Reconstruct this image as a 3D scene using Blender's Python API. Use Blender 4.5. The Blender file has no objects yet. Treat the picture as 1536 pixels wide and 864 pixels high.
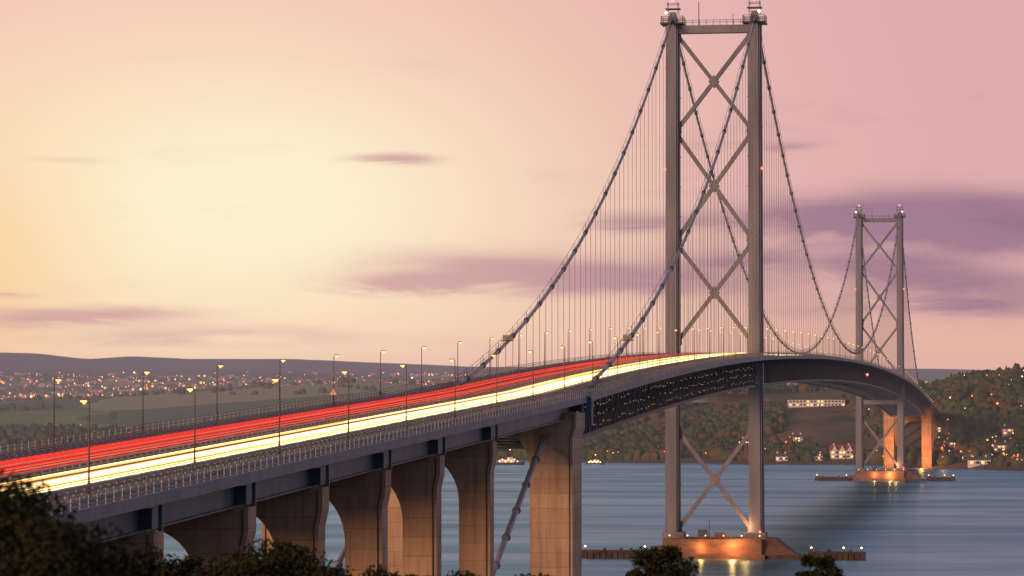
import bpy, math, random
import numpy as np
from mathutils import Vector
random.seed(7); rng=np.random.default_rng(7)
sc=bpy.context.scene
F=5080.0; CAMZ=43.0; HY=609.0
# ---------------------------------------------------------------- node helpers
class S:
    def __init__(s,nt,o): s.nt=nt; s.o=o
    def m(s,op,b=None,c=None):
        n=s.nt.nodes.new('ShaderNodeMath'); n.operation=op
        for i,x in enumerate((s,b,c)):
            if x is None: continue
            if isinstance(x,S): s.nt.links.new(x.o,n.inputs[i])
            else: n.inputs[i].default_value=x
        return S(s.nt,n.outputs[0])
    def __add__(s,b): return s.m('ADD',b)
    def __sub__(s,b): return s.m('SUBTRACT',b)
    def __mul__(s,b): return s.m('MULTIPLY',b)
    def __truediv__(s,b): return s.m('DIVIDE',b)
    def neg(s): return s.m('MULTIPLY',-1.0)
    def exp(s): return s.m('EXPONENT')
    def clamp(s):
        n=s.nt.nodes.new('ShaderNodeClamp'); s.nt.links.new(s.o,n.inputs[0]); return S(s.nt,n.outputs[0])
    def smooth(s,a,b):
        n=s.nt.nodes.new('ShaderNodeMapRange'); n.interpolation_type='SMOOTHSTEP'
        s.nt.links.new(s.o,n.inputs[0]); n.inputs[1].default_value=a; n.inputs[2].default_value=b
        return S(s.nt,n.outputs[0])
def cmix(nt,fac,a,b,mode='MIX'):
    n=nt.nodes.new('ShaderNodeMix'); n.data_type='RGBA'; n.blend_type=mode
    for idx,x in ((0,fac),(6,a),(7,b)):
        if isinstance(x,S): nt.links.new(x.o,n.inputs[idx])
        elif idx==0: n.inputs[0].default_value=x
        else: n.inputs[idx].default_value=(x[0],x[1],x[2],1)
    return S(nt,n.outputs[2])
def sep(nt,sock):
    n=nt.nodes.new('ShaderNodeSeparateXYZ'); nt.links.new(sock,n.inputs[0]); return [S(nt,o) for o in n.outputs]
def comb(nt,x,y,z):
    n=nt.nodes.new('ShaderNodeCombineXYZ')
    for i,v in enumerate((x,y,z)):
        if isinstance(v,S): nt.links.new(v.o,n.inputs[i])
        else: n.inputs[i].default_value=v
    return S(nt,n.outputs[0])
def noise(nt,vec,scale,detail=4,rough=.55,dist=0):
    n=nt.nodes.new('ShaderNodeTexNoise'); n.inputs['Scale'].default_value=scale; n.inputs['Detail'].default_value=detail
    n.inputs['Roughness'].default_value=rough; n.inputs['Distortion'].default_value=dist
    nt.links.new(vec.o,n.inputs['Vector']); return S(nt,n.outputs[0])
def scaled(nt,vec,sx,sy,sz):
    n=nt.nodes.new('ShaderNodeMapping'); nt.links.new(vec.o,n.inputs[0]); n.inputs['Scale'].default_value=(sx,sy,sz); return S(nt,n.outputs[0])
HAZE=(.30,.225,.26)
def newmat(name):
    m=bpy.data.materials.new(name); m.use_nodes=True; nt=m.node_tree; nt.nodes.clear()
    out=nt.nodes.new('ShaderNodeOutputMaterial'); geo=nt.nodes.new('ShaderNodeNewGeometry')
    return m,nt,out,S(nt,geo.outputs['Position']),geo
def finish(nt,out,pos,col,rough=.7,metal=0,bump=None,bd=.1,haze=True,spec=.3):
    p=nt.nodes.new('ShaderNodeBsdfPrincipled')
    if isinstance(col,S): nt.links.new(col.o,p.inputs['Base Color'])
    else: p.inputs['Base Color'].default_value=(*col,1)
    p.inputs['Roughness'].default_value=rough; p.inputs['Metallic'].default_value=metal
    p.inputs['Specular IOR Level'].default_value=spec
    if bump is not None:
        b=nt.nodes.new('ShaderNodeBump'); b.inputs['Distance'].default_value=bd; nt.links.new(bump.o,b.inputs['Height']); nt.links.new(b.outputs[0],p.inputs['Normal'])
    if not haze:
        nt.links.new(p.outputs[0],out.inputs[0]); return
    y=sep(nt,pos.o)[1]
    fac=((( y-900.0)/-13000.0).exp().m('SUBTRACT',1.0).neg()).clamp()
    e=nt.nodes.new('ShaderNodeEmission'); e.inputs[0].default_value=(*HAZE,1)  # aerial haze painted into the material as emission, stronger with world Y
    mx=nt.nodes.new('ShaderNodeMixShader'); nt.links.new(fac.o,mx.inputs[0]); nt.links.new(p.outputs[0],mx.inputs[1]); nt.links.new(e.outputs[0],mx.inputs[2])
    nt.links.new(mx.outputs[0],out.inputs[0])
def mat_var(name,c1,c2,scale,rough=.7,metal=0,stretch=(1,1,1),bd=.02,haze=True,spec=.3):
    m,nt,out,pos,geo=newmat(name)
    n=noise(nt,scaled(nt,pos,*stretch),scale,4,.6)
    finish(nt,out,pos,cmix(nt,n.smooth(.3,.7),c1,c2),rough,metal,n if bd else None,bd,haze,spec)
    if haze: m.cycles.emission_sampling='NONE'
    return m
def mat_emit(name,c,s,smp=False):
    m,nt,out,pos,geo=newmat(name); e=nt.nodes.new('ShaderNodeEmission'); e.inputs[0].default_value=(*c,1); e.inputs[1].default_value=s
    nt.links.new(e.outputs[0],out.inputs[0])
    if not smp: m.cycles.emission_sampling='NONE'
    return m
# ---------------------------------------------------------------- materials
steel=mat_var('painted_steel',(.15,.15,.18),(.235,.225,.25),.25,.5,0,(1,1,.15))
steel_dk=mat_var('dark_steel',(.055,.062,.07),(.10,.10,.105),.4,.5,bd=0)
cable_m=mat_var('cable_wrap',(.30,.275,.28),(.42,.38,.375),.5,.45,bd=0)
hang_m=mat_var('hanger_rope',(.36,.29,.29),(.42,.34,.33),.5,.5,bd=0)
rail_m=mat_var('galvanised_rail',(.20,.195,.20),(.30,.28,.27),.6,.45,.3,bd=0)
girder_m=mat_var('girder_paint',(.05,.105,.135),(.10,.16,.185),.3,.45,0,(1,1,.3))
asphalt=mat_var('asphalt',(.045,.042,.04),(.07,.063,.06),.8,.75)
paving=mat_var('footway_surface',(.085,.075,.075),(.15,.135,.13),.7,.8)
white_p=mat_var('white_road_paint',(.6,.6,.58),(.8,.8,.78),2,.6,bd=0)
timber=mat_var('fender_timber',(.05,.034,.026),(.11,.07,.05),.4,.85)
caisson=mat_var('caisson_concrete',(.15,.08,.055),(.27,.15,.105),.22,.85,0,(1,1,2.5),.1)
bark=mat_var('bark',(.03,.022,.016),(.06,.045,.03),6,.9,haze=False)
def concrete():
    m,nt,out,pos,geo=newmat('pier_concrete')
    x,y,z=sep(nt,pos.o)
    a=noise(nt,scaled(nt,pos,1,1,.10),.9,5,.65)
    b=noise(nt,pos,.16,5,.6)
    lift=((z/2.4).m('FRACT')); line=(lift-.5).m('ABSOLUTE').smooth(.47,.5)
    band=noise(nt,comb(nt,(z/2.4).m('FLOOR'),(y/30.0).m('FLOOR'),0.0),3.7,0)
    c=cmix(nt,a.smooth(.32,.72),(.58,.375,.235),(.38,.235,.15))
    c=cmix(nt,b.smooth(.35,.75)*.6,c,(.64,.44,.29))
    c=cmix(nt,band.smooth(.35,.65)*.25,c,(.25,.155,.105))
    c=cmix(nt,line*.45,c,(.15,.09,.06))
    drip=noise(nt,scaled(nt,pos,1,1,.03),2.2,4,.7)
    c=cmix(nt,drip.smooth(.53,.7)*.5,c,(.18,.12,.09))
    finish(nt,out,pos,c,.85,0,a-line*.5,.06,False); return m
conc=concrete()
def water():
    m,nt,out,pos,geo=newmat('estuary_water')
    n1=noise(nt,scaled(nt,pos,.05,.22,1),1.0,4,.65); n2=noise(nt,scaled(nt,pos,.004,.016,1),1.0,5,.62,.6)
    b=nt.nodes.new('ShaderNodeBump'); b.inputs['Distance'].default_value=.8; nt.links.new((n1).o,b.inputs['Height'])
    d=nt.nodes.new('ShaderNodeBsdfDiffuse'); c=cmix(nt,n2.smooth(.35,.65),(.08,.16,.19),(.14,.23,.25)); nt.links.new(c.o,d.inputs[0])
    g=nt.nodes.new('ShaderNodeBsdfGlossy'); c2=cmix(nt,n2.smooth(.38,.64),(.33,.54,.57),(.56,.76,.78)); nt.links.new(c2.o,g.inputs[0])
    g.inputs['Roughness'].default_value=.30; nt.links.new(b.outputs[0],g.inputs['Normal'])
    mx=nt.nodes.new('ShaderNodeMixShader'); mx.inputs[0].default_value=.8
    nt.links.new(d.outputs[0],mx.inputs[1]); nt.links.new(g.outputs[0],mx.inputs[2]); nt.links.new(mx.outputs[0],out.inputs[0]); return m
def terrain_mat():
    m,nt,out,pos,geo=newmat('land_cover')
    x,y,z=sep(nt,pos.o)
    v=nt.nodes.new('ShaderNodeTexVoronoi'); v.inputs['Scale'].default_value=1.0
    nz=noise(nt,pos,.0015,3)
    vec=comb(nt,x*.0026+nz*1.2,y*.0011+nz*.6,0.0); nt.links.new(vec.o,v.inputs['Vector'])
    r,g,b=sep(nt,v.outputs['Color'])
    c=cmix(nt,r.smooth(.35,.6),(.27,.35,.06),(.16,.20,.06))
    c=cmix(nt,g.smooth(.62,.70),c,(.36,.22,.11))
    c=cmix(nt,b.smooth(.74,.82),c,(.44,.39,.14))
    big=noise(nt,pos,.012,6,.65)
    rough=cmix(nt,big.smooth(.35,.65),(.08,.09,.035),(.27,.155,.075))
    c=cmix(nt,y.smooth(3300,3700),rough,c)
    c=cmix(nt,z.smooth(6,2.0),c,(.17,.12,.09))
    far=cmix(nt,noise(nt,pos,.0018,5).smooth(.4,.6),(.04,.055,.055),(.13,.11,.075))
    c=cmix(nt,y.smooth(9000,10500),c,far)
    c=cmix(nt,noise(nt,pos,.05,5,.7)*.3,c,(.05,.05,.025))
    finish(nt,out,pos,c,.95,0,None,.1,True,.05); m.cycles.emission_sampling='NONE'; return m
def foliage(name,cols,haze=True,nscale=.03):
    m,nt,out,pos,geo=newmat(name)
    r=S(nt,geo.outputs['Random Per Island']); n=noise(nt,pos,nscale,3)
    c=cmix(nt,r,cols[0],cols[1]); c=cmix(nt,n.smooth(.45,.65),c,cols[2])
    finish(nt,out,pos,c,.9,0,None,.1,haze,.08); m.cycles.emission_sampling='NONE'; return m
wood_m=foliage('woodland_foliage',((.04,.07,.022),(.10,.13,.038),(.14,.085,.033)))
leaf_m=foliage('leaf',((.022,.030,.012),(.040,.044,.018),(.032,.028,.014)),False,.6)
lamp_glow=mat_emit('lamp_lit',(1,.46,.14),3.2); red_glow=mat_emit('beacon_red',(1,.05,.04),12); warm_glow=mat_emit('warm_light',(1,.5,.18),7); white_glow=mat_emit('white_light',(1,.9,.75),8)
tl_warm=mat_emit('town_light_warm',(1,.36,.12),2.0); tl_red=mat_emit('town_light_red',(1,.16,.10),1.6); tl_white=mat_emit('town_light_white',(1,.62,.36),2.0)
head1=mat_emit('headlight_trail_white',(1,.74,.34),3.8,True); head2=mat_emit('headlight_trail_amber',(1,.36,.05),1.8,True)
tail1=mat_emit('tail_light_trail_red',(1,.04,.028),1.15,True); tail2=mat_emit('tail_light_trail_pink',(1,.20,.09),1.0,True)
# ---------------------------------------------------------------- mesh helpers
class MB:
    def __init__(s): s.v=[];s.f=[];s.mi=[]; s.sm=[]
    def add(s,vs,fs,mi=0,sm=False):
        o=len(s.v); s.v+= [tuple(p) for p in vs]; s.f+=[tuple(i+o for i in f) for f in fs]; s.mi+=[mi]*len(fs); s.sm+=[sm]*len(fs)
    def beam(s,p0,p1,w,h,up=(0,0,1),mi=0,w1=None,h1=None):
        p0=Vector(p0);p1=Vector(p1);d=(p1-p0).normalized();up=Vector(up)
        if abs(d.dot(up))>.98: up=V3
        sd=d.cross(up).normalized(); u=sd.cross(d)
        w1=w if w1 is None else w1; h1=h if h1 is None else h1
        vs=[]
        for p,ww,hh in ((p0,w,h),(p1,w1,h1)):
            for a,b in ((-1,-1),(1,-1),(1,1),(-1,1)): vs.append(p+sd*a*ww/2+u*b*hh/2)
        s.add(vs,[(0,1,2,3),(7,6,5,4),(0,4,5,1),(1,5,6,2),(2,6,7,3),(3,7,4,0)],mi)
    def tube(s,pts,r,n=8,mi=0,sm=True):
        vs=[];N=len(pts);pts=[Vector(p) for p in pts]
        for i,p in enumerate(pts):
            d=(pts[min(i+1,N-1)]-pts[max(i-1,0)]).normalized(); up=Vector((0,0,1)) if abs(d.z)<.95 else Vector((1,0,0))
            a=d.cross(up).normalized();b=a.cross(d); rr=r[i] if isinstance(r,(list,tuple)) else r
            for k in range(n):
                t=2*math.pi*k/n; vs.append(p+a*math.cos(t)*rr+b*math.sin(t)*rr)
        fs=[(i*n+k,i*n+(k+1)%n,(i+1)*n+(k+1)%n,(i+1)*n+k) for i in range(N-1) for k in range(n)]
        fs.append(tuple(range(n-1,-1,-1))); fs.append(tuple((N-1)*n+k for k in range(n)))
        s.add(vs,fs,mi,sm)
    def octa(s,p,r,mi=0):
        p=Vector(p); vs=[p+Vector(q)*r for q in ((1,0,0),(-1,0,0),(0,1,0),(0,-1,0),(0,0,1),(0,0,-1))]
        s.add(vs,[(0,2,4),(2,1,4),(1,3,4),(3,0,4),(2,0,5),(1,2,5),(3,1,5),(0,3,5)],mi)
    def obj(s,name,mats,parent=None,loc=None):
        me=bpy.data.meshes.new(name); me.from_pydata(s.v,[],s.f); 
        for m in mats: me.materials.append(m)
        me.polygons.foreach_set('material_index',s.mi); me.polygons.foreach_set('use_smooth',s.sm); me.update()
        o=bpy.data.objects.new(name,me); sc.collection.objects.link(o)
        if parent: o.parent=parent
        if loc is not None: o.location=loc
        return o
def empty(name,loc=(0,0,0)):
    e=bpy.data.objects.new(name,None); e.location=loc; sc.collection.objects.link(e); return e
def bulk(name,verts,faces,mats,k,parent=None,mi=None):
    me=bpy.data.meshes.new(name); nf=len(faces)
    me.vertices.add(len(verts)); me.vertices.foreach_set('co',np.asarray(verts,dtype=np.float32).ravel())
    me.loops.add(nf*k); me.loops.foreach_set('vertex_index',np.asarray(faces,dtype=np.int32).ravel())
    me.polygons.add(nf); me.polygons.foreach_set('loop_start',np.arange(0,nf*k,k,dtype=np.int32))
    for m in mats: me.materials.append(m)
    if mi is not None: me.polygons.foreach_set('material_index',np.asarray(mi,dtype=np.int32))
    me.update(calc_edges=True); me.validate()
    o=bpy.data.objects.new(name,me); sc.collection.objects.link(o)
    if parent: o.parent=parent
    return o
# ---------------------------------------------------------------- bridge frame
T1=Vector((57.7,965,0)); U=Vector((.1542,.98804,0)); V3=Vector((.98804,-.1542,0)); MS=1006.; SS=406.
def P(t,off,z): return T1+U*t+V3*off+Vector((0,0,z))
QC=3.27e-5
def zd(t):
    if t<0 or t>MS:
        s=-t if t<0 else t-MS
        if s<=SS: return 57-.018*s-QC*s*s
        z=57-.018*SS-QC*SS*SS
        return z-.0325*(min(s,850)-SS)
    return 57+4*4.5*(t/MS)*(1-t/MS)
def sweep(mb,prof,ts,mi=0,closed=True,base=zd,caps=True):
    n=len(prof);vs=[]
    for t in ts:
        z=base(t)
        for o,dz in prof: vs.append(P(t,o,z+dz))
    fs=[];m=n if closed else n-1
    for i in range(len(ts)-1):
        for k in range(m): fs.append((i*n+k,i*n+(k+1)%n,(i+1)*n+(k+1)%n,(i+1)*n+k))
    if closed and caps: fs+= [tuple(range(n-1,-1,-1)),tuple((len(ts)-1)*n+k for k in range(n))]
    mb.add(vs,fs,mi)
def rect(o,z0,w,h): return [(o-w/2,z0),(o+w/2,z0),(o+w/2,z0+h),(o-w/2,z0+h)]
def fr(a,b,st): 
    n=max(1,int(round((b-a)/st))); return [a+(b-a)*i/n for i in range(n+1)]
SA=-1000.; NE=MS+SS+330
bridge=empty('suspension_bridge')
tall=fr(SA,NE,14)
mb=MB()
sweep(mb,[(-17.3,-.55),(17.3,-.55),(17.3,.12),(11.8,.12),(11.8,0),(-11.8,0),(-11.8,.12),(-17.3,.12)],tall,0)
mb.obj('deck_slab',[girder_m],bridge)
mb=MB()
for sd in(-1,1):
    o0=1.0*sd; o1=11.6*sd; sweep(mb,[(min(o0,o1),.02),(max(o0,o1),.02)],tall,0,False)
    a,b=sorted((sd*13.0,sd*17.1)); sweep(mb,[(a,.14),(b,.14)],tall,1,False)
mb.obj('road_surface',[asphalt,paving],bridge)
mb=MB()
for o in(-11.1,-1.5,1.5,11.1): sweep(mb,[(o-.08,.026),(o+.08,.026)],tall,0,False)
for o in(-6.3,6.3):
    t=SA
    while t<300: sweep(mb,[(o-.08,.026),(o+.08,.026)],[t,t+3],0,False); t+=9
mb.obj('lane_markings',[white_p],bridge)
mb=MB()
for sd in(-1,1):
    sweep(mb,rect(sd*17.45,-.75,.28,1.05),tall,2)
    for h in(.4,.8,1.2): sweep(mb,rect(sd*17.35,.12+h,.07,.07),tall,1)
    for h in(.5,.85): sweep(mb,rect(sd*12.7,.12+h,.12,.16),tall,1)
    for h in(.45,.75): sweep(mb,rect(sd*11.75,.12+h,.12,.16),tall,1)
for h in(.5,.85): sweep(mb,rect(0,h,.3,.14),tall,1)
t=SA
while t<NE:
    st=2.5 if t<0 else 6
    for o in(-17.35,17.35): mb.beam(P(t,o,zd(t)+.1),P(t,o,zd(t)+1.36),.09,.09,U,1)
    for o in(-12.7,12.7,-11.75,11.75,0): mb.beam(P(t,o,zd(t)),P(t,o,zd(t)+.98),.13,.1,U,1)
    t+=st
fascia=mat_var('fascia_paint',(.13,.16,.185),(.21,.235,.255),.3,.5,0,(1,1,.3))
mb.obj('parapet_railing',[girder_m,rail_m,fascia],bridge)
# approach girders
mb=MB()
for a,b in((SA,-SS-3),(MS+SS+3,NE)):
    ts=fr(a,b,15)
    for o in(-14.6,-5,5,14.6): sweep(mb,rect(o,-3.1,.9,2.54),ts,0); sweep(mb,rect(o,-3.26,1.7,.16),ts,0)
    t=a
    while t<b:
        mb.beam(P(t,-14,zd(t)-1.5),P(t,14,zd(t)-1.5),.3,1.3,mi=0)
        t+=9
for s in(496,538,574,609,643,678,713,748,783,820,860):
    for sd in(-1,1): mb.beam(P(-s-.9,sd*17.0,zd(-s)-3.2),P(-s-.9,sd*17.0,zd(-s)-.6),.35,.4,U,0); mb.beam(P(-s,sd*16.2,zd(-s)-2.2),P(-s,sd*14.9,zd(-s)-2.2),1.6,1.8,(0,0,1),0)
mb.obj('approach_girder',[girder_m],bridge)
# stiffening truss
mb=MB(); ts=fr(-SS,MS+SS,9.02)
zt,zb=-1.6,-8.2
sweep(mb,rect(0,-1.3,23,.25),fr(-SS,MS+SS,9.02),0)
for sd in(-1,1):
    o=sd*11.9
    sweep(mb,rect(o,zt-.35,.6,.7),ts,0); sweep(mb,rect(o,zb-.35,.6,.7),ts,0)
    for i in range(len(ts)-1):
        t0,t1=ts[i],ts[i+1]; tm=(t0+t1)/2
        mb.beam(P(t0,o,zd(t0)+zb),P(t0,o,zd(t0)+zt),.32,.25,U,0)
        mb.beam(P(tm,o,zd(tm)+zb),P(tm,o,zd(tm)+zt),.22,.2,U,0)
        mb.beam(P(t0,o,zd(t0)+zb),P(tm,o,zd(tm)+zt),.3,.2,U,0)
        mb.beam(P(tm,o,zd(tm)+zt),P(t1,o,zd(t1)+zb),.3,.2,U,0)
        mb.beam(P(t0,sd*17.2,zd(t0)-.75),P(t0,o,zd(t0)-2.0),.3,.5,mi=0)
        mb.beam(P(tm,sd*17.2,zd(tm)-.75),P(tm,o,zd(tm)-1.6),.2,.4,mi=0)
for i in range(len(ts)-1):
    t0,t1=ts[i],ts[i+1]
    for zz in(zt,zb): mb.beam(P(t0,-11.9,zd(t0)+zz),P(t0,11.9,zd(t0)+zz),.3,.4,mi=0)
    mb.beam(P(t0,-11.9,zd(t0)+zb),P(t1,0,zd(t1)+zb),.25,.25,mi=0); mb.beam(P(t0,11.9,zd(t0)+zb),P(t1,0,zd(t1)+zb),.25,.25,mi=0)
    mb.beam(P(t0,-11.9,zd(t0)+zb),P(t0,0,zd(t0)+zt),.25,.25,mi=0); mb.beam(P(t0,11.9,zd(t0)+zb),P(t0,0,zd(t0)+zt),.25,.25,mi=0)
mb.obj('stiffening_truss',[steel_dk],bridge)
mb=MB()
for i in range(86):
    t=-SS+4+i*4.5
    for zz in(-3.2,-5.0,-6.8):
        if t<-12 and random.random()<.7: mb.octa(P(t+random.uniform(-1,1),12.35,zd(t)+zz+random.uniform(-.3,.3)),random.uniform(.09,.15),0)
mb.obj('walkway_lights',[mat_emit('walkway_lamp',(1,.62,.36),.36)],bridge)
# towers
def tower(t0,big):
    e=empty('bridge_tower'); e.parent=bridge
    mb=MB(); LO=11.7
    for sd in(-1,1):
        for (w,h,dz) in((4.2,3.4,0),(2.6,6.2,.6),(3.5,5.2,.3)):
            mb.beam(P(t0,sd*(LO+.25),5.5),P(t0,sd*LO,152.6-dz),w,h,U,0,w*.93,h*.9)
        z=12
        while z<150:
            z+=8.5
            mb.beam(P(t0,sd*LO,z),P(t0,sd*LO,z+.22),4.2,3.46,U,0)
        mb.beam(P(t0,sd*LO,5.5),P(t0,sd*LO,7.2),6,8,U,0)
        mb.beam(P(t0,sd*LO,152),P(t0,sd*LO,152.5),6.6,8,U,1)
        mb.beam(P(t0,sd*LO,152.5),P(t0,sd*LO,155.6),2.6,4.4,U,0,1.6,3.2)
        mb.beam(P(t0-2.4,sd*LO,153.2),P(t0+2.4,sd*LO,153.2),1.8,1.8,(0,0,1),0)
        for zz in(153.1,153.7,154.2,158.0):
            w=3.1 if zz<155 else 1.5
            for a,b in(((-1,-1),(1,-1)),((1,-1),(1,1)),((1,1),(-1,1)),((-1,1),(-1,-1))):
                mb.beam(P(t0+a[1]*w*1.1,sd*LO+a[0]*w,zz),P(t0+b[1]*w*1.1,sd*LO+b[0]*w,zz),.14,.14,mi=1)
        for a in(-1,-.33,.33,1):
            for b in(-1,1): mb.beam(P(t0+b*3.4,sd*LO+a*3.1,152.4),P(t0+b*3.4,sd*LO+a*3.1,154.3),.13,.13,U,1)
        for a in(-1,1):
            for b in(-1,1): mb.beam(P(t0+b*1.6,sd*LO+a*1.5,155.),P(t0+b*1.6,sd*LO+a*1.5,158.6),.14,.14,U,1)
        mb.beam(P(t0-1.6,sd*LO-2,156.6),P(t0-1.6,sd*LO+2,156.6),.2,.2,mi=1)
        mb.octa(P(t0-1,sd*LO,159.1),.5,2); mb.octa(P(t0-4,sd*LO+1.6*sd,155.2),.4,3)
        mb.octa(P(t0-2.6,sd*(LO+2.2),110.5),.38,2)
    mb.beam(P(t0,-LO,150.6),P(t0,LO,150.6),3.2,2.2,(0,0,1),0)
    mb.beam(P(t0-2,-LO,153.1),P(t0-2,LO,153.1),.12,.12,mi=1); mb.beam(P(t0-2,-LO,152.5),P(t0-2,LO,152.5),.12,.12,mi=1)
    for i in range(13): 
        o=-LO+LO*2*i/12; mb.beam(P(t0-2,o,151.7),P(t0-2,o,153.2),.12,.12,U,1)
    mb.beam(P(t0,-4.3,151.7),P(t0,-4.3,158.6),.22,.22,U,1); mb.beam(P(t0,5.5,151.7),P(t0,5.5,155.),.16,.16,U,1)
    IN=LO-1.6
    for z0,z1 in((122.6,148.6),(91.5,120.0),(62.0,88.5),(8.5,35.5)):
        mb.beam(P(t0,-IN,z0),P(t0,IN,z1),1.15,1.3,U,0); 
        mb.beam(P(t0,-IN,z1),P(t0,-.3,(z0+z1)/2+.3),1.15,1.26,U,0); mb.beam(P(t0,.3,(z0+z1)/2-.3),P(t0,IN,z0),1.15,1.26,U,0)
        zc_=(z0+z1)/2
        vs=[P(t0+dt,a,zc_+b) for dt in(-.75,.75) for a,b in((0,-1.9),(1.6,0),(0,1.9),(-1.6,0))]
        mb.add(vs,[(0,1,2,3),(7,6,5,4),(0,4,5,1),(1,5,6,2),(2,6,7,3),(3,7,4,0)],0)
        for sd in(-1,1):
            for zz in(z0,z1): mb.beam(P(t0,sd*IN,zz-1.6),P(t0,sd*IN,zz+1.6),1.6,1.5,U,0,1.2,1.5)
    mb.beam(P(t0,-LO,45.2),P(t0,LO,45.2),3,2.4,(0,0,1),0)
    mb.obj('tower_frame',[steel,steel_dk,red_glow,white_glow],e)
    mb=MB()
    def prism(poly,z0,z1,poly2=None,mi=0):
        n=len(poly);p2=poly2 or poly
        vs=[P(t0+b,a,z0) for a,b in poly]+[P(t0+b,a,z1) for a,b in p2]
        mb.add(vs,[tuple(range(n-1,-1,-1)),tuple(range(n,2*n))]+[(i,(i+1)%n,n+(i+1)%n,n+i) for i in range(n)],mi)
    prism([(-14,-9),(14,-9),(14,9),(-14,9)],-2,5.5)
    prism([(14.01,-9.5),(27,-4),(27,4),(14.01,9.5)],-2,1.2,[(14.01,-9.3),(24,-4),(24,4),(14.01,9.3)])
    prism([(14.01,-8),(23,-4),(23,4),(14.01,8)],1.2,5.6,[(14.01,-7),(17.5,-5),(17.5,5),(14.01,7)])
    prism([(-14.01,8.4),(-18,3),(-18,-3),(-14.01,-8.4)],-2,3.0)
    prism([(-15,-10.5),(15,-10.5),(15,-9.01),(-15,-9.01)],-2,1.2)
    for i in range(14):
        o=-12.5+i*2; mb.beam(P(t0-8.7,o,5.5),P(t0-8.7,o,6.8),.1,.1,U,1)
    for h in(6.1,6.75): mb.beam(P(t0-8.7,-12.6,h),P(t0-8.7,13.8,h),.1,.1,mi=1)
    mb.beam(P(t0-5,-3,5.5),P(t0-5,-3,8.0),2.6,2.2,U,1); mb.beam(P(t0-5,2,5.5),P(t0-5,2,7.2),3.2,2.2,U,0)
    mb.tube([P(t0-6,-1,5.5),P(t0-6,-1,10.8)],.12,6,1)
    for i in range(6): mb.octa(P(t0-8.9,-12+i*5.1,6.5),.2,2)
    mb.octa(P(t0-8.9,13.6,7.6),.35,3)
    mb.obj('tower_pier',[caisson,steel_dk,warm_glow,red_glow],e)
    mb=MB()
    for o0,o1 in((-37,-18),(27,43)):
        mb.beam(P(t0-8,o0,1.2),P(t0-8,o1,1.2),5,1.9,(0,0,1),0); mb.beam(P(t0-10.7,o0,.6),P(t0-10.7,o1,.6),.4,2.2,(0,0,1),0)
        n=int((o1-o0)/1.6)
        for i in range(n+1):
            o=o0+(o1-o0)*i/n
            mb.tube([P(t0-11.1,o,-2),P(t0-11.1,o,1.7)],.22,7,0)
        for o in((o0+1,o1-1) if o0<0 else (o0+1,(o0+o1)/2+2,o1-1)): mb.octa(P(t0-9,o,3.3),.33,1); mb.beam(P(t0-9,o,2.15),P(t0-9,o,3.2),.14,.14,U,0)
        for q in range(3):
            o=random.uniform(o0+1,o1-1); mb.beam(P(t0-9,o,2.15),P(t0-9,o,2.9),.7,.7,U,0)
    mb.beam(P(t0-8,-20,.5),P(t0-8,28,.5),2.2,1.0,(0,0,1),0)
    mb.obj('fender_jetty',[timber,warm_glow],e)
    for (t,o,z,en,c) in((-11.6,6,3.6,2400,(1,.38,.11)),(-4,9.0,8.8,1300,(1,.45,.16)),(-10.6,-3,3.4,800,(1,.38,.11))):
        l=bpy.data.lights.new('pier_floodlight','POINT'); l.energy=en*(1 if big else 1.5); l.color=c; l.shadow_soft_size=.4
        ob=bpy.data.objects.new('pier_floodlight',l); ob.location=P(t0+t,o,z); ob.parent=e; sc.collection.objects.link(ob)
tower(0,True); tower(MS,False)
ZT=154.4
def zc(t):
    if t<0 or t>MS:
        s=-t if t<0 else t-MS
        if s<=SS: 
            k=s/SS; return ZT+(42-ZT)*k-4*19.5*k*(1-k)
        return 42-(s-SS)*.375
    k=t/MS; return ZT-4*88.5*k*(1-k)
mb=MB(); hb=MB()
for sd in(-1,1):
    o=sd*11.9
    pts=[P(t,o,zc(t)) for t in fr(-SS,-.01,10)+fr(0,MS,12)+fr(MS+.01,MS+SS,10)]
    mb.tube(pts,.36,8)
    mb.tube([P(-SS,o,42),P(-SS-110,o,42-110*.375)],.5,8)
    mb.tube([P(MS+SS,o,42),P(MS+SS+90,o,42-90*.375)],.5,8)
    for i,t in enumerate(fr(-SS,MS+SS,9.1)):
        if abs(t)<6 or abs(t-MS)<6: continue
        z=zc(t); d=(P(t+1,o,zc(t+1))-P(t-1,o,zc(t-1))).normalized(); p=P(t,o,z); up=Vector((0,0,1))
        if i%2==0:
            mb.tube([p-d*.9,p+d*.9],.52,8,1,False); mb.beam(p,p+up*1.9,.1,.1,U,1)
        for lo in (-.45,.45): mb.beam(p+V3*lo,p+V3*lo+up*1.4,.06,.06,U,1)
        if z>zd(t)+1:
            hb.tube([P(t,o,z-.3),P(t,o,zd(t)-.8)],.06,4,0,False)
    for lo in(-.45,.45):
        mb.tube([P(t,o+lo,zc(t)+1.35) for t in fr(-SS+20,-4,10)],.045,4,1); mb.tube([P(t,o+lo,zc(t)+1.35) for t in fr(4,MS-4,14)],.045,4,1)
    for t in(-304,):
        p=P(t,o,zc(t)); mb.beam(p+Vector((0,0,.9))-U*.8,p+Vector((0,0,.9))+U*.8,1.5,1.0,(0,0,1),2); mb.beam(p-V3*1.3+Vector((0,0,.3)),p+V3*1.3+Vector((0,0,.3)),.2,.2,(0,0,1),1)
    for k in range(1,9):
        s=SS+k*10; p=P(-s,o,zc(-s)); mb.tube([p-Vector((0,0,.1))-U*.5,p-Vector((0,0,.1))+U*.5],.66,8,1,False)
mb.obj('main_cable',[cable_m,steel_dk,rail_m],bridge); hb.obj('hanger_ropes',[hang_m],bridge)
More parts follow.
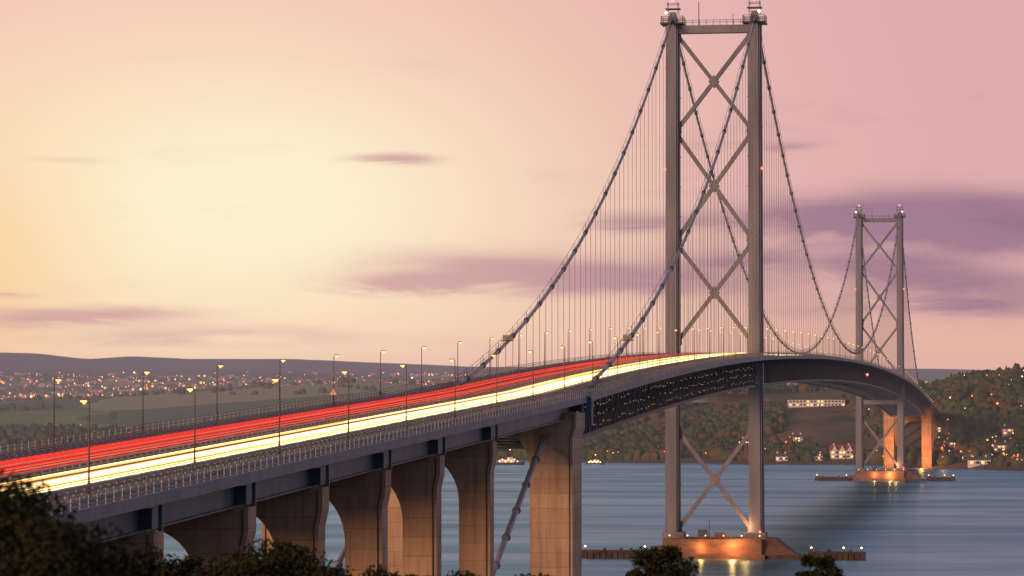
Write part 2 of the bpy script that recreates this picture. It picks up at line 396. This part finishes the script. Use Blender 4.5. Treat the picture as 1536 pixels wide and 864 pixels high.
# concrete piers
import bmesh
def portal(name,tc,D,W,Wb,lw,beamd,r,zb,taper=0,top=-3.3,parent=bridge):
    z1=zd(tc)+top; N=10; Wi=Wb-lw
    zs=z1-beamd-r*1.25
    half=[(Wb+taper,zb),(Wb,z1-4.2),(W,z1-2.4),(W,z1)]
    pr=half+[(-a,b) for a,b in reversed(half)]+[(-Wi,zb)]
    for i in range(N+1):
        a=math.pi/2*i/N; pr.append((-(Wi-r)-r*math.cos(a),zs+r*1.25*math.sin(a)))
    for i in range(N+1):
        a=math.pi/2*(1-i/N); pr.append(((Wi-r)+r*math.cos(a),zs+r*1.25*math.sin(a)))
    pr.append((Wi,zb))
    n=len(pr); m=MB()
    vs=[P(tc-D/2,a,b) for a,b in pr]+[P(tc+D/2,a,b) for a,b in pr]
    m.add(vs,[tuple(range(n-1,-1,-1)),tuple(range(n,2*n))]+[(i,(i+1)%n,n+(i+1)%n,n+i) for i in range(n)])
    for sd in(-1,1):
        for o in(5,14.6): m.beam(P(tc,sd*o,z1),P(tc,sd*o,z1+.1),1.6,1.4,U,1)
        m.tube([P(tc-D/2-.12,sd*(W-.5),z1-.2),P(tc-D/2-.12,sd*(W-.5),z1-2.4),P(tc-D/2-.12,sd*(Wb-.5),z1-4.3),P(tc-D/2-.12,sd*(Wb-.5),zb)],.08,5,1)
    bm=m.obj(name,[conc,steel_dk],parent)
    b=bmesh.new(); b.from_mesh(bm.data); bmesh.ops.recalc_face_normals(b,faces=b.faces); b.to_mesh(bm.data); b.free()
for s in(496,538,574,609,643,678,713,748,783,820,860): portal('viaduct_pier',-s,3.4,16.6,16.2,4.4,2.2,5.0,-3)
portal('side_tower',-SS-6,11,17.3,16.7,7.0,2.2,6.0,-4,0,-2.2)
portal('side_tower',MS+SS+6,11,17.3,16.7,7.0,2.2,6.0,-4,0,-2.2)
for s in(455,500,545,590,640): portal('viaduct_pier',MS+s,3.4,16.6,16.2,4.4,2.2,5.0,-3)
mb=MB()
for sd in(-1,1):
    mb.beam(P(-SS+1,sd*17.9,zd(-SS)-4.5),P(-SS+1,sd*17.9,zd(-SS)+1.2),.8,2.2,U,0)
    mb.beam(P(-SS-1,sd*14.5,zd(-SS)-2.2),P(-SS-1,sd*14.5,zd(-SS)-.6),5,3,U,0)
mb.obj('expansion_joint_post',[girder_m],bridge)
# light trails
def trails(name,offs,mats,seed,cnt,r0,r1,ends,hs,grow):
    r=random.Random(seed); mb=MB()
    for o in offs:
        for k in range(r.choice(cnt)):
            te=r.uniform(*ends); ts=fr(SA,min(te,0),40)+(fr(0,te,50)[1:] if te>0 else [])
            off=o+r.gauss(0,.36); h=r.choice(hs); rad=r.uniform(r0,r1); ph=r.uniform(0,6); am=r.uniform(.05,.28)
            mi=0 if r.random()<.64 else 1
            n=3; vs=[]
            for t in ts:
                c=off+am*math.sin(t/90+ph); z=zd(t)+h; q=rad*(1+grow*max(0,(t+650)/650))
                for a,b in((1,-.5),(0,1),(-1,-.5)): vs.append(P(t,c+a*q*1.3,z+b*q))
            fs=[(i*n+q,i*n+(q+1)%n,(i+1)*n+(q+1)%n,(i+1)*n+q) for i in range(len(ts)-1) for q in range(n)]
            mb.add(vs,fs,mi)
    return mb.obj(name,mats)
trails('headlight_trails',(2.2,3.4,4.5,5.8,7.0,8.0,9.2),[head1,head2],3,(2,3,4),.025,.07,(500,700),(.55,.65,.7,.8,.95),1.8)  # strands drawn thicker with distance, exposure bloom built into their shape
trails('tail_light_trails',(-2.0,-3.3,-4.6,-6.1,-7.4,-8.6),[tail1,tail2],5,(3,3,4),.022,.055,(-230,60),(.6,.7,.8,.9,1.0,1.1),-.2)
# street lamps
lm=MB()
lm.tube([(0,0,0),(0,0,1.2)],[.16,.14],8,0); lm.tube([(0,0,1.2),(0,0,8.0)],[.09,.055],8,0); lm.beam((0,0,0),(0,0,.12),.5,.5,(0,1,0),0)
lm.tube([(0,0,7.9),(.25,0,8.12),(.5,0,8.15)],.045,6,0)
lm.beam((.1,0,8.2),(.8,0,8.17),.3,.14,(0,0,1),0); lm.beam((.2,0,8.06),(.75,0,8.04),.26,.12,(0,0,1),1)
lm.octa((.45,0,7.96),.2,1)
post_m=mat_var('lamp_post_paint',(.10,.08,.07),(.16,.125,.10),.4,.5,bd=0)
lo=lm.obj('street_lamp',[post_m,lamp_glow]); lme=lo.data; first=True
t=-686-36*6
while t<MS+SS+200:
    for o,ra in((10.9+1.4,math.pi),(-10.9-1.4,0)):
        if abs(t)<8 or abs(t-MS)<8: continue
        if first: ob=lo; first=False
        else: ob=bpy.data.objects.new('street_lamp',lme); sc.collection.objects.link(ob)
        ob.location=P(t,o,zd(t)+.12); ob.rotation_euler=(0,0,ra+math.atan2(V3.y,V3.x))
    t+=36.2
red_p=mat_var('red_sign_face',(.5,.03,.03),(.6,.05,.05),2,.5,bd=0)
def warning_sign(t,o):
    e=MB(); p=P(t,o,zd(t)+.1); L=lambda a,b,z:p+V3*a+U*b+Vector((0,0,z))
    e.tube([L(0,.1,0),L(0,.1,2.4)],.06,6,0)
    for r,b,mi in((.85,0,1),(.6,-.02,2)):
        z0=2.6; vs=[L(r*math.sin(q),b,z0+r*math.cos(q)) for q in(0,2.094,4.189)]+[L(r*math.sin(q),b+.05,z0+r*math.cos(q)) for q in(0,2.094,4.189)]
        e.add(vs,[(0,2,1),(3,4,5),(0,1,4,3),(1,2,5,4),(2,0,3,5)],mi)
    e.beam(L(0,-.04,2.5),L(0,-.04,2.9),.1,.03,U,0)
    e.obj('warning_sign',[steel_dk,red_p,white_p])
warning_sign(-468,-12.3)
# ---------------------------------------------------------------- terrain
def I(px,xs,ys): return np.interp(px,xs,ys)
def yz(y,Y): return CAMZ+(HY-y)*Y/F
def Ysh(px): return I(px,[-1500,0,700,880,1150,1300,1400,1536,2200,4000],[3300,3100,2750,2600,2500,2480,2350,2250,2150,2100])
def vn(x,y):
    return (np.sin(x*1.0+1.3*np.sin(y*.7+.4))+np.sin(y*1.3+1.1*np.sin(x*.9+2))+.5*np.sin(x*2.3+y*1.9)+.5*np.sin(y*2.9-x*1.7+1))/3
def H(X,Y):
    X=np.asarray(X,float);Y=np.asarray(Y,float); px=768+F*X/Y; ys=Ysh(px)
    R1=ys+380
    z1=yz(I(px,[-500,300,600,800,880,1000,1150,1300,1390,1440,1536,1800,2500],[664,664,656,646,632,606,590,582,592,578,566,556,560]),R1)
    y3=I(px,[-800,0,200,400,560,700,1000,1536],[608,603,594,580,573,582,592,600])
    y5=I(px,[-800,0,60,130,200,290,430,560,700,900,1200,1400,1536,2200],[534,528,531,541,538,541,538,544,549,551,554,553,556,552])
    ks=[(ys-500,-14+0*px),(ys,0*px-.3),(ys+22,0*px+3.2),(R1,z1),(0*px+4200,yz(I(px,[0,600,900,1536],[648,642,615,592]),4200.)),
        (0*px+5600,yz(y3,5600.)),(0*px+6300,yz(y3,5600.)-8),(0*px+7500,yz(I(px,[-500,0,400,700,1536],[600,599,588,588,592]),7500.)),
        (0*px+9500,yz(I(px,[0,300,900,1536],[563,561,566,568]),9500.)),(0*px+11200,yz(I(px,[0,300,900,1536],[555,556,562,563]),11200.)),(0*px+13000,yz(y5,13000.)),(0*px+17000,yz(y5,13000.)-170)]
    z=np.full(X.shape,-14.)
    for (a,za),(b,zb_) in zip(ks[:-1],ks[1:]):
        k=np.clip((Y-a)/(b-a),0,1); kk=k*k*(3-2*k)*.5+k*.5
        z=np.where(Y>=a,za+(zb_-za)*kk,z)
    amp=np.clip((Y-ys-20)/300,0,1)
    z=z+amp*(3.2*vn(X/60,Y/75)+1.3*vn(X/21+3,Y/25))*np.where(Y<3300,1,.4)+np.clip((Y-9000)/3000,0,1)*9*vn(X/330,Y/500)
    return z
pxs=np.arange(-2600,4300,18.); rows=np.concatenate([np.arange(1900,3300,9.),np.geomspace(3300,17000,170)])
PX,YY=np.meshgrid(pxs,rows); XX=(PX-768)/F*YY; ZZ=H(XX,YY)
nc=len(pxs);nr=len(rows); idx=np.arange(nc*nr).reshape(nr,nc)
fc=np.stack([idx[:-1,:-1],idx[:-1,1:],idx[1:,1:],idx[1:,:-1]],-1).reshape(-1,4)
o=bulk('hills',np.stack([XX,YY,ZZ],-1).reshape(-1,3),fc,[terrain_mat()],4)
o.data.polygons.foreach_set('use_smooth',[True]*len(o.data.polygons))
m=MB(); m.add([(-30000,150,0),(30000,150,0),(30000,19000,0),(-30000,19000,0)],[(0,1,2,3)]); m.obj('water',[water()])
gx=np.arange(-700,701,14.); gy=np.arange(-500,640,9.)
GX,GY=np.meshgrid(gx,gy)
def HS(X,Y): return np.interp(Y,[-500,0,30,80,200,320,420,490,620],[46,41,37,30,20,9,3,-1.5,-9])+.8*vn(X/16,Y/19)*np.clip(abs(Y)/60,0,1)
GZ=HS(GX,GY); n1=len(gx);n2=len(gy); idx=np.arange(n1*n2).reshape(n2,n1)
fc=np.stack([idx[:-1,:-1],idx[:-1,1:],idx[1:,1:],idx[1:,:-1]],-1).reshape(-1,4)
bulk('ground',np.stack([GX,GY,GZ],-1).reshape(-1,3),fc,[mat_var('grass_ground',(.03,.04,.015),(.09,.08,.04),.12,.95,haze=False)],4)
# ---------------------------------------------------------------- buildings placement (needed before trees)
def findY(px,y,Y0=2200,Y1=4000):
    Ys=np.arange(Y0,Y1,4.); zz=H((px-768)/F*Ys,Ys); pr=HY-(zz-CAMZ)/Ys*F
    k=np.where((pr<=y)&(zz>0))[0]; return float(Ys[k[0]]) if len(k) else Y1
clear=[]
wall_w=mat_var('white_render',(.66,.60,.56),(.8,.73,.67),.3,.8,bd=0); roof_r=mat_var('red_tile_roof',(.36,.07,.05),(.46,.1,.07),.6,.8,bd=0); roof_g=mat_var('slate',(.08,.075,.08),(.13,.12,.12),.6,.8,bd=0)
win_d=mat_var('window_glass',(.03,.03,.04),(.05,.05,.06),1,.2,bd=0); win_l=mat_emit('lit_window',(1,.55,.22),1.8)
def house(name,px,y,w,d,h,rh,gables,roofm,storeys,nw,flat=False):
    Yv=findY(px,y); X=(px-768)/F*Yv; z=float(H(X,Yv-d/2)); e=empty(name,(X,Yv,z)); m=MB()
    clear.append((px,Yv,w*.62/Yv*F))
    m.beam((0,0,-4),(0,0,h),w,d,(0,1,0),0); m.obj('walls',[wall_w],e)
    r=MB()
    if flat: r.beam((0,0,h),(0,0,h+.5),w+.8,d+.8,(0,1,0),0); r.beam((w*.1,0,h+.5),(w*.1,0,h+2.3),w*.3,d*.6,(0,1,0),0)
    else:
        vs=[(-w/2-.4,-d/2-.4,h),(w/2+.4,-d/2-.4,h),(w/2+.4,d/2+.4,h),(-w/2-.4,d/2+.4,h),(-w/2-.4,0,h+rh),(w/2+.4,0,h+rh)]
        r.add(vs,[(0,1,5,4),(2,3,4,5),(1,2,5),(3,0,4),(3,2,1,0)])
        for g in range(gables):
            gx_=-w/2+w*(g+.5)/gables; gw=w/gables*.36
            vs=[(gx_-gw,-d/2-1.2,h-.3),(gx_+gw,-d/2-1.2,h-.3),(gx_,-d/2-1.2,h+rh*.95),(gx_-gw,0,h-.3),(gx_+gw,0,h-.3),(gx_,0,h+rh*.95)]
            r.add(vs,[(0,2,5,3),(1,4,5,2)],0); r.add(vs,[(0,1,2)],1); r.beam((gx_,-d/2-.6,-2),(gx_,-d/2-.6,h-.3),gw*2,1.16,(0,1,0),1)
        for a in(-.35,.3): r.beam((w*a,0,h+rh*.4),(w*a,0,h+rh+1.2),1.1,.9,(0,1,0),1)
    r.obj('roof',[roofm,wall_w],e)
    q=MB(); rr=random.Random(3)
    for st in range(storeys):
        for i in range(nw):
            x=-w/2+w*(i+.5)/nw; zc_=h*(st+.55)/storeys; q.beam((x-w/nw*.28,-d/2-(.05 if flat else 1.25),zc_),(x+w/nw*.28,-d/2-(.05 if flat else 1.25),zc_),.08,h/storeys*.45,(0,0,1),1 if rr.random()<.45 else 0)
    q.obj('windows',[win_d,win_l],e); q=MB(); q.beam((w*.05,-d/2-.06,0),(w*.05,-d/2-.06,2.1),1.1,.1,(0,1,0),0); q.obj('door',[roof_g],e)
house('white_hotel_building',1224,609,46,12,5.5,0,0,roof_g,2,16,True)
house('red_roofed_house',1262,688,17,9,6.2,4,3,roof_r,2,6)
for (a,b,c,h_) in((1468,698,15,3.4),(1172,691,9,3.2),(1010,689,9,3),(1515,652,12,4),(1428,672,10,4),(1448,690,9,3),(1500,676,11,4),(1405,648,9,4),(1225,690,8,3),(1120,668,9,3.5),(1195,662,9,3.5)):
    house('white_cottage',a,b,c,7,h_,2.4,0,roof_g,1 if h_<3.5 else 2,4)
# ---------------------------------------------------------------- woodland
bm=bmesh.new(); bmesh.ops.create_icosphere(bm,subdivisions=2,radius=1); tv=np.array([v.co[:] for v in bm.verts]); tf=np.array([[v.index for v in f.verts] for f in bm.faces]); bm.free()
def crowns(name,X,Y,R,hr=1.25,lift=.5):
    px=768+F*X/Y; keep=np.ones(len(X),bool)
    for (cp,cy,cw) in clear: keep&=~((np.abs(px-cp)<cw)&(Y<cy+8)&(Y>cy-(170 if cw>30 else 60)))
    X,Y,R=X[keep],Y[keep],R[keep]
    Z=H(X,Y); keep=Z>1.5; X,Y,R,Z=X[keep],Y[keep],R[keep],Z[keep]; n=len(X)
    j=1+rng.normal(0,.26,(n,len(tv),1)); sc3=np.stack([R*rng.uniform(.8,1.2,n),R*rng.uniform(.8,1.2,n),R*hr*rng.uniform(.7,1.3,n)],-1)[:,None,:]
    v=tv[None]*j*sc3+np.stack([X,Y,Z+R*lift],-1)[:,None,:]
    f=(tf[None]+(np.arange(n)*len(tv))[:,None,None]).reshape(-1,3)
    return bulk(name,v.reshape(-1,3),f,[wood_m],3)
def samp(n,p0,p1,y0,y1,fn):
    px=rng.uniform(p0,p1,n); d=rng.uniform(0,1,n); Y=y0(px)+d*y1
    X=(px-768)/F*Y; k=fn(px,Y,X); return X[k],Y[k]
X,Y=samp(14000,700,1800,lambda p:Ysh(p)+14,480,lambda p,Y,X:(vn(X/45+5,Y/60)>-.15)|((p>1390)&(Y>Ysh(p)+40)))
crowns('woodland',X,Y,rng.uniform(1.7,4.5,len(X)))
X,Y=samp(4500,-500,800,lambda p:Ysh(p)+60,1000,lambda p,Y,X:(vn(X/90,Y/140)>.05))
crowns('woodland',X,Y,rng.uniform(3,6,len(X)))
X,Y=samp(9000,-500,1200,lambda p:0*p+4300,5200,lambda p,Y,X:((np.abs(vn(X/150,Y/260)-.1)<.025)|(Y>6600)&(vn(X/110,Y/200)>.15)|(np.abs(Y-5640-60*np.sin(X/90))<36)))
crowns('hedgerow_trees',X,Y,rng.uniform(3.5,7,len(X)),1.0,.3)
# ---------------------------------------------------------------- town
def town(n,p0,p1,y0,y1,seed,sz):
    r=random.Random(seed); m=MB()
    for i in range(n):
        px=r.uniform(p0,p1); Yv=r.uniform(y0,y1); X=(px-768)/F*Yv
        if vn(X/260.,Yv/330.)<-.1: continue
        z=float(H(X,Yv)); w=r.uniform(.8,1.8)*sz;d=sz; h=r.uniform(.5,.8)*sz; rh=h*.5
        if z<2: continue
        vs=[(X-w/2,Yv-d/2,z-3),(X+w/2,Yv-d/2,z-3),(X+w/2,Yv+d/2,z-3),(X-w/2,Yv+d/2,z-3),(X-w/2,Yv-d/2,z+h),(X+w/2,Yv-d/2,z+h),(X+w/2,Yv+d/2,z+h),(X-w/2,Yv+d/2,z+h),(X-w/2,Yv,z+h+rh),(X+w/2,Yv,z+h+rh)]
        m.add(vs,[(0,1,5,4),(1,2,6,5),(2,3,7,6),(3,0,4,7)],0); m.add(vs,[(4,5,9,8),(6,7,8,9),(5,6,9),(7,4,8)],1)
    return m.obj('town_houses',[mat_var('render_wall',(.25,.2,.18),(.4,.33,.3),.01,.8,bd=0),mat_var('slate_roof',(.07,.06,.06),(.14,.1,.09),.02,.8,bd=0)])
town(1100,-500,1500,7200,9800,1,11); town(120,-300,800,3350,4100,2,9)
def lights(n,p0,p1,f0,f1,seed,r0,r1,pw=(.58,.3)):
    r=random.Random(seed); m=MB(); k=0
    while k<n:
        px=r.uniform(p0,p1); Yv=r.uniform(f0,f1) if not callable(f0) else float(f0(px))+r.uniform(0,f1); X=(px-768)/F*Yv
        k+=1
        if vn(X/260.,Yv/330.)<-.1 and r.random()<.8: continue
        z=float(H(X,Yv)); 
        if z<1: continue
        m.octa((X,Yv,z+r.uniform(5,9)),r0+(r1-r0)*r.random()**2.5,0 if r.random()<pw[0] else (1 if r.random()<.6 else 2))
    m.obj('town_lights',[tl_warm,tl_red,tl_white])
lights(1500,-500,900,7000,9500,1,1.0,3.4); lights(150,-300,750,3400,4300,4,.6,1.5); lights(150,900,1600,7300,9500,8,1.2,2.8)
lights(70,860,1330,lambda p:Ysh(p)+10,300,5,.5,1.0); lights(70,1400,1640,lambda p:Ysh(p)+60,330,6,.5,1.1)
lights(90,870,1340,lambda p:Ysh(p)+4,16,9,.45,.9); lights(40,1400,1640,lambda p:Ysh(p)+4,20,10,.45,.9)
for (t,o,z,en) in((SS-14,10,9,15000),(SS-12,-6,14,12000),(SS+30,24,16,6000)):
    l=bpy.data.lights.new('sodium_floodlight','POINT'); l.energy=en*.8; l.color=(1,.29,.07); l.shadow_soft_size=1
    ob=bpy.data.objects.new('sodium_floodlight',l); ob.location=P(MS+t,o,z); sc.collection.objects.link(ob)
m=MB()
m.octa(P(505,17.9,zd(505)-5),.6,0); m.obj('navigation_light',[red_glow],bridge)
def boat(px,Yv,L):
    X=(px-768)/F*Yv; e=empty('ferry_boat',(X,Yv,0)); h=MB(); w=L*.22
    st=[(-.5,.7,.8),(-.3,1,.75),(.1,1,.8),(.35,.7,1.0),(.5,.05,1.3)]
    vs=[]
    for a,b,c in st: vs+=[(a*L,-w/2*b,c*L*.1),(a*L*.96,-w/2*b*.6,-.5),(a*L*.96,w/2*b*.6,-.5),(a*L,w/2*b,c*L*.1)]
    fs=[(i*4+k,(i+1)*4+k,(i+1)*4+(k+1)%4,i*4+(k+1)%4) for i in range(4) for k in range(4)]+[(0,1,2,3),(19,18,17,16)]
    h.add(vs,fs); h.obj('hull',[steel_dk],e)
    h=MB(); h.beam((-L*.1,0,L*.08),(-L*.1,0,L*.18),L*.5,w*.7,(0,1,0),0); h.beam((0,0,L*.18),(0,0,L*.25),L*.2,w*.5,(0,1,0),0); h.obj('cabin',[wall_w],e)
    h=MB(); h.tube([(0,0,L*.25),(0,0,L*.5)],.15,5); h.obj('mast',[steel_dk],e)
    h=MB()
    for i in range(7): h.octa((-L*.35+i*L*.1,-w*.45,L*(.12+.06*(i%2))),.5,0)
    h.octa((0,0,L*.5),.4,0); h.obj('deck_lights',[warm_glow],e)
boat(765,2480,22); boat(893,2500,14)
# ---------------------------------------------------------------- near trees
def tree(name,X,Y,ztop,rad,ht,nl,ls,seed):
    r=np.random.default_rng(seed); zg=float(HS(X,Y)); e=empty(name,(X,Y,zg)); top=ztop-zg; cz=top-ht
    t=MB(); t.tube([(0,0,-.5),(.1,0,top*.4),(.0,.1,cz),(0,0,top*.93)],[.28,.2,.13,.03],8)
    lob=[]
    for i in range(34):
        a=r.uniform(0,6.283); zz=r.uniform(-.9,.9); q=math.sqrt(1-zz*zz)*r.uniform(.35,.95)
        c=np.array([math.cos(a)*q*rad,math.sin(a)*q*rad,cz+zz*ht*.85]); lob.append((c,rad*r.uniform(.18,.38)))
        b=Vector((0,0,cz*.75+ (c[2]-cz)*.3)); t.tube([b,(b+Vector(c))/2+Vector((0,0,.1)),Vector(c)],[.07,.045,.015],5)
    t.obj('trunk_and_limbs',[bark],e)
    per=nl//len(lob); V=[]
    for c,lr in lob:
        d=r.normal(0,1,(per,3)); d/=np.linalg.norm(d,axis=1)[:,None]; p=c+d*(lr*r.uniform(.3,1.35,(per,1))**.8)*np.array([1.1,1.1,.9])
        a=r.normal(0,1,(per,3)); a/=np.linalg.norm(a,axis=1)[:,None]; b=np.cross(a,r.normal(0,1,(per,3))); b/=np.linalg.norm(b,axis=1)[:,None]
        s=ls*r.uniform(.6,1.3,(per,1)); V.append(np.stack([p-a*s,p-b*s*.5,p+a*s,p+b*s*.5],1))
    V=np.concatenate(V).reshape(-1,3); f=np.arange(len(V)).reshape(-1,4)
    bulk('crown',V,f,[leaf_m],4,e)
tree('broadleaf_tree',-9.4,60,42.3,3.0,4.4,40000,.075,1)
tree('broadleaf_tree',-7.9,58,41.3,1.5,3.2,20000,.07,11)
tree('broadleaf_tree',-7.1,62,40.1,1.2,2.5,13000,.07,15)
tree('broadleaf_tree',-7.7,110,38.8,2.4,2.6,34000,.09,2)
tree('broadleaf_tree',-9.7,112,37.9,1.5,2.4,13000,.09,12)
tree('broadleaf_tree',-5.9,109,37.9,1.4,2.0,12000,.09,13)
tree('broadleaf_tree',5.7,130,38.1,1.4,2.8,18000,.09,3)
tree('broadleaf_tree',12.0,132,37.7,.9,2.4,10000,.09,4)
for i,(x,zt_) in enumerate(((-5.0,36.9),(-3.6,36.7),(-1.6,36.65),(.6,36.6),(2.4,36.5),(8.6,36.5),(-12.5,37.4),(15.5,36.4),(-14.5,37.6))): tree('shrub',x,130,zt_,1.3,1.6,6000,.10,20+i)
# ---------------------------------------------------------------- world
w=bpy.data.worlds.new('World'); sc.world=w; w.use_nodes=True; nt=w.node_tree; nt.nodes.clear()
try: w.cycles.sampling_method='MANUAL'; w.cycles.sample_map_resolution=256
except Exception as ex: print(ex)
out=nt.nodes.new('ShaderNodeOutputWorld'); tc=nt.nodes.new('ShaderNodeTexCoord'); x,y,z=sep(nt,tc.outputs['Generated'])
A=x.m('ARCTAN2',y)*50.8; E=z.m('ARCSINE')*50.8
def col(r,g,b): return tuple(((c/255)/12.92 if c/255<=.04045 else ((c/255+.055)/1.055)**2.4) for c in(r,g,b))
def gauss(ax,ex,ra,re): 
    a=(A-ax)/ra; b=(E-ex)/re; return (a*a+b*b).neg().exp()
base=cmix(nt,A.smooth(-6,7.0),col(246,198,184),col(225,172,173))
base=cmix(nt,E.smooth(3.0,.3)*.8,base,cmix(nt,A.smooth(-3,6),col(236,188,170),col(232,184,164)))
g1=gauss(-4.8,2.8,5.8,3.0); base=cmix(nt,(g1*.95).clamp(),base,col(253,222,182))
g2=gauss(-4.0,3.1,3.6,1.8); base=cmix(nt,(g2*.92).clamp(),base,col(255,246,212))
g3=A.smooth(-5.2,-9.0)*gauss(-8,2.1,90,1.7); base=cmix(nt,g3*.7,base,col(252,206,138))
base=cmix(nt,E.smooth(1.1,.3)*.5,base,col(222,174,170))
base=cmix(nt,E.smooth(6.5,16),base,col(162,146,172)); base=cmix(nt,E.smooth(13,34),base,col(98,126,162))
back=y.smooth(.35,-.5); base=cmix(nt,back*.9,base,col(118,116,142))
nv=comb(nt,A*.42,E*1.9,3.0); n1=noise(nt,nv,1.0,6,.62,.6); n2=noise(nt,comb(nt,A*.16,E*.8,9.0),1.0,3)
Ad=A+(n1-.5)*1.6; Ed=E+(n2-.5)*.6+(n1-.5)*.4
tot=None
for (px,py,rx,ry,s) in((1420,320,280,42,1.0),(1500,350,170,30,.85),(1250,330,150,26,.6),(1450,440,190,38,.85),(1330,400,130,24,.6),(760,405,260,36,.8),(980,425,180,26,.7),(592,242,66,13,.95),(120,474,190,15,.95),(20,440,60,8,.5),(960,325,110,15,.5),(1200,213,60,11,.45),(110,245,60,9,.35),(330,505,300,16,.55),(600,428,140,12,.55),(1130,385,110,18,.5)):
    a=(Ad-(px-768)/100.)/(rx/100.); b=(Ed-(609-py)/100.)/(ry/100.); g=(a*a+b*b).neg().exp()*s; tot=g if tot is None else tot+g
wisps=n2.smooth(.5,.75)*n1.smooth(.4,.7)*E.smooth(.2,1.0)*.28
cf=((tot*(n1*1.6+.3)).smooth(.05,1.02)*.87+wisps).clamp()
cc=cmix(nt,A.smooth(-3,5.5),col(212,162,164),col(150,114,140))
skyc=cmix(nt,cf,base,cc)
grd=cmix(nt,E.smooth(-.6,-2.5),skyc,(.05,.05,.055))
bg=nt.nodes.new('ShaderNodeBackground'); nt.links.new(grd.o,bg.inputs[0]); bg.inputs[1].default_value=.97
sk=nt.nodes.new('ShaderNodeTexSky'); sk.sky_type='NISHITA'; sk.sun_disc=False; sk.sun_elevation=math.radians(7); sk.sun_rotation=math.radians(-141)
bg2=nt.nodes.new('ShaderNodeBackground'); nt.links.new(sk.outputs[0],bg2.inputs[0]); bg2.inputs[1].default_value=.003
ad=nt.nodes.new('ShaderNodeAddShader'); nt.links.new(bg.outputs[0],ad.inputs[0]); nt.links.new(bg2.outputs[0],ad.inputs[1]); nt.links.new(ad.outputs[0],out.inputs[0])
sl=bpy.data.lights.new('sun','SUN'); sl.energy=2.3; sl.angle=math.radians(12); sl.color=(1,.57,.32); so=bpy.data.objects.new('sun',sl); sc.collection.objects.link(so)
so.rotation_euler=(-Vector((-.62,-.77,.13))).to_track_quat('-Z','Y').to_euler()
cd=bpy.data.cameras.new('camera'); co=bpy.data.objects.new('camera',cd); sc.collection.objects.link(co); sc.camera=co
cd.sensor_width=36; cd.lens=F/1536*36; cd.clip_end=40000; cd.clip_start=1
co.location=(0,0,CAMZ); co.rotation_euler=(math.pi/2+math.atan(177/F),0,0)
cd.dof.use_dof=True; cd.dof.focus_distance=1000; cd.dof.aperture_fstop=1.6
sc.view_settings.view_transform='Standard'; sc.view_settings.look='None'; sc.view_settings.exposure=0
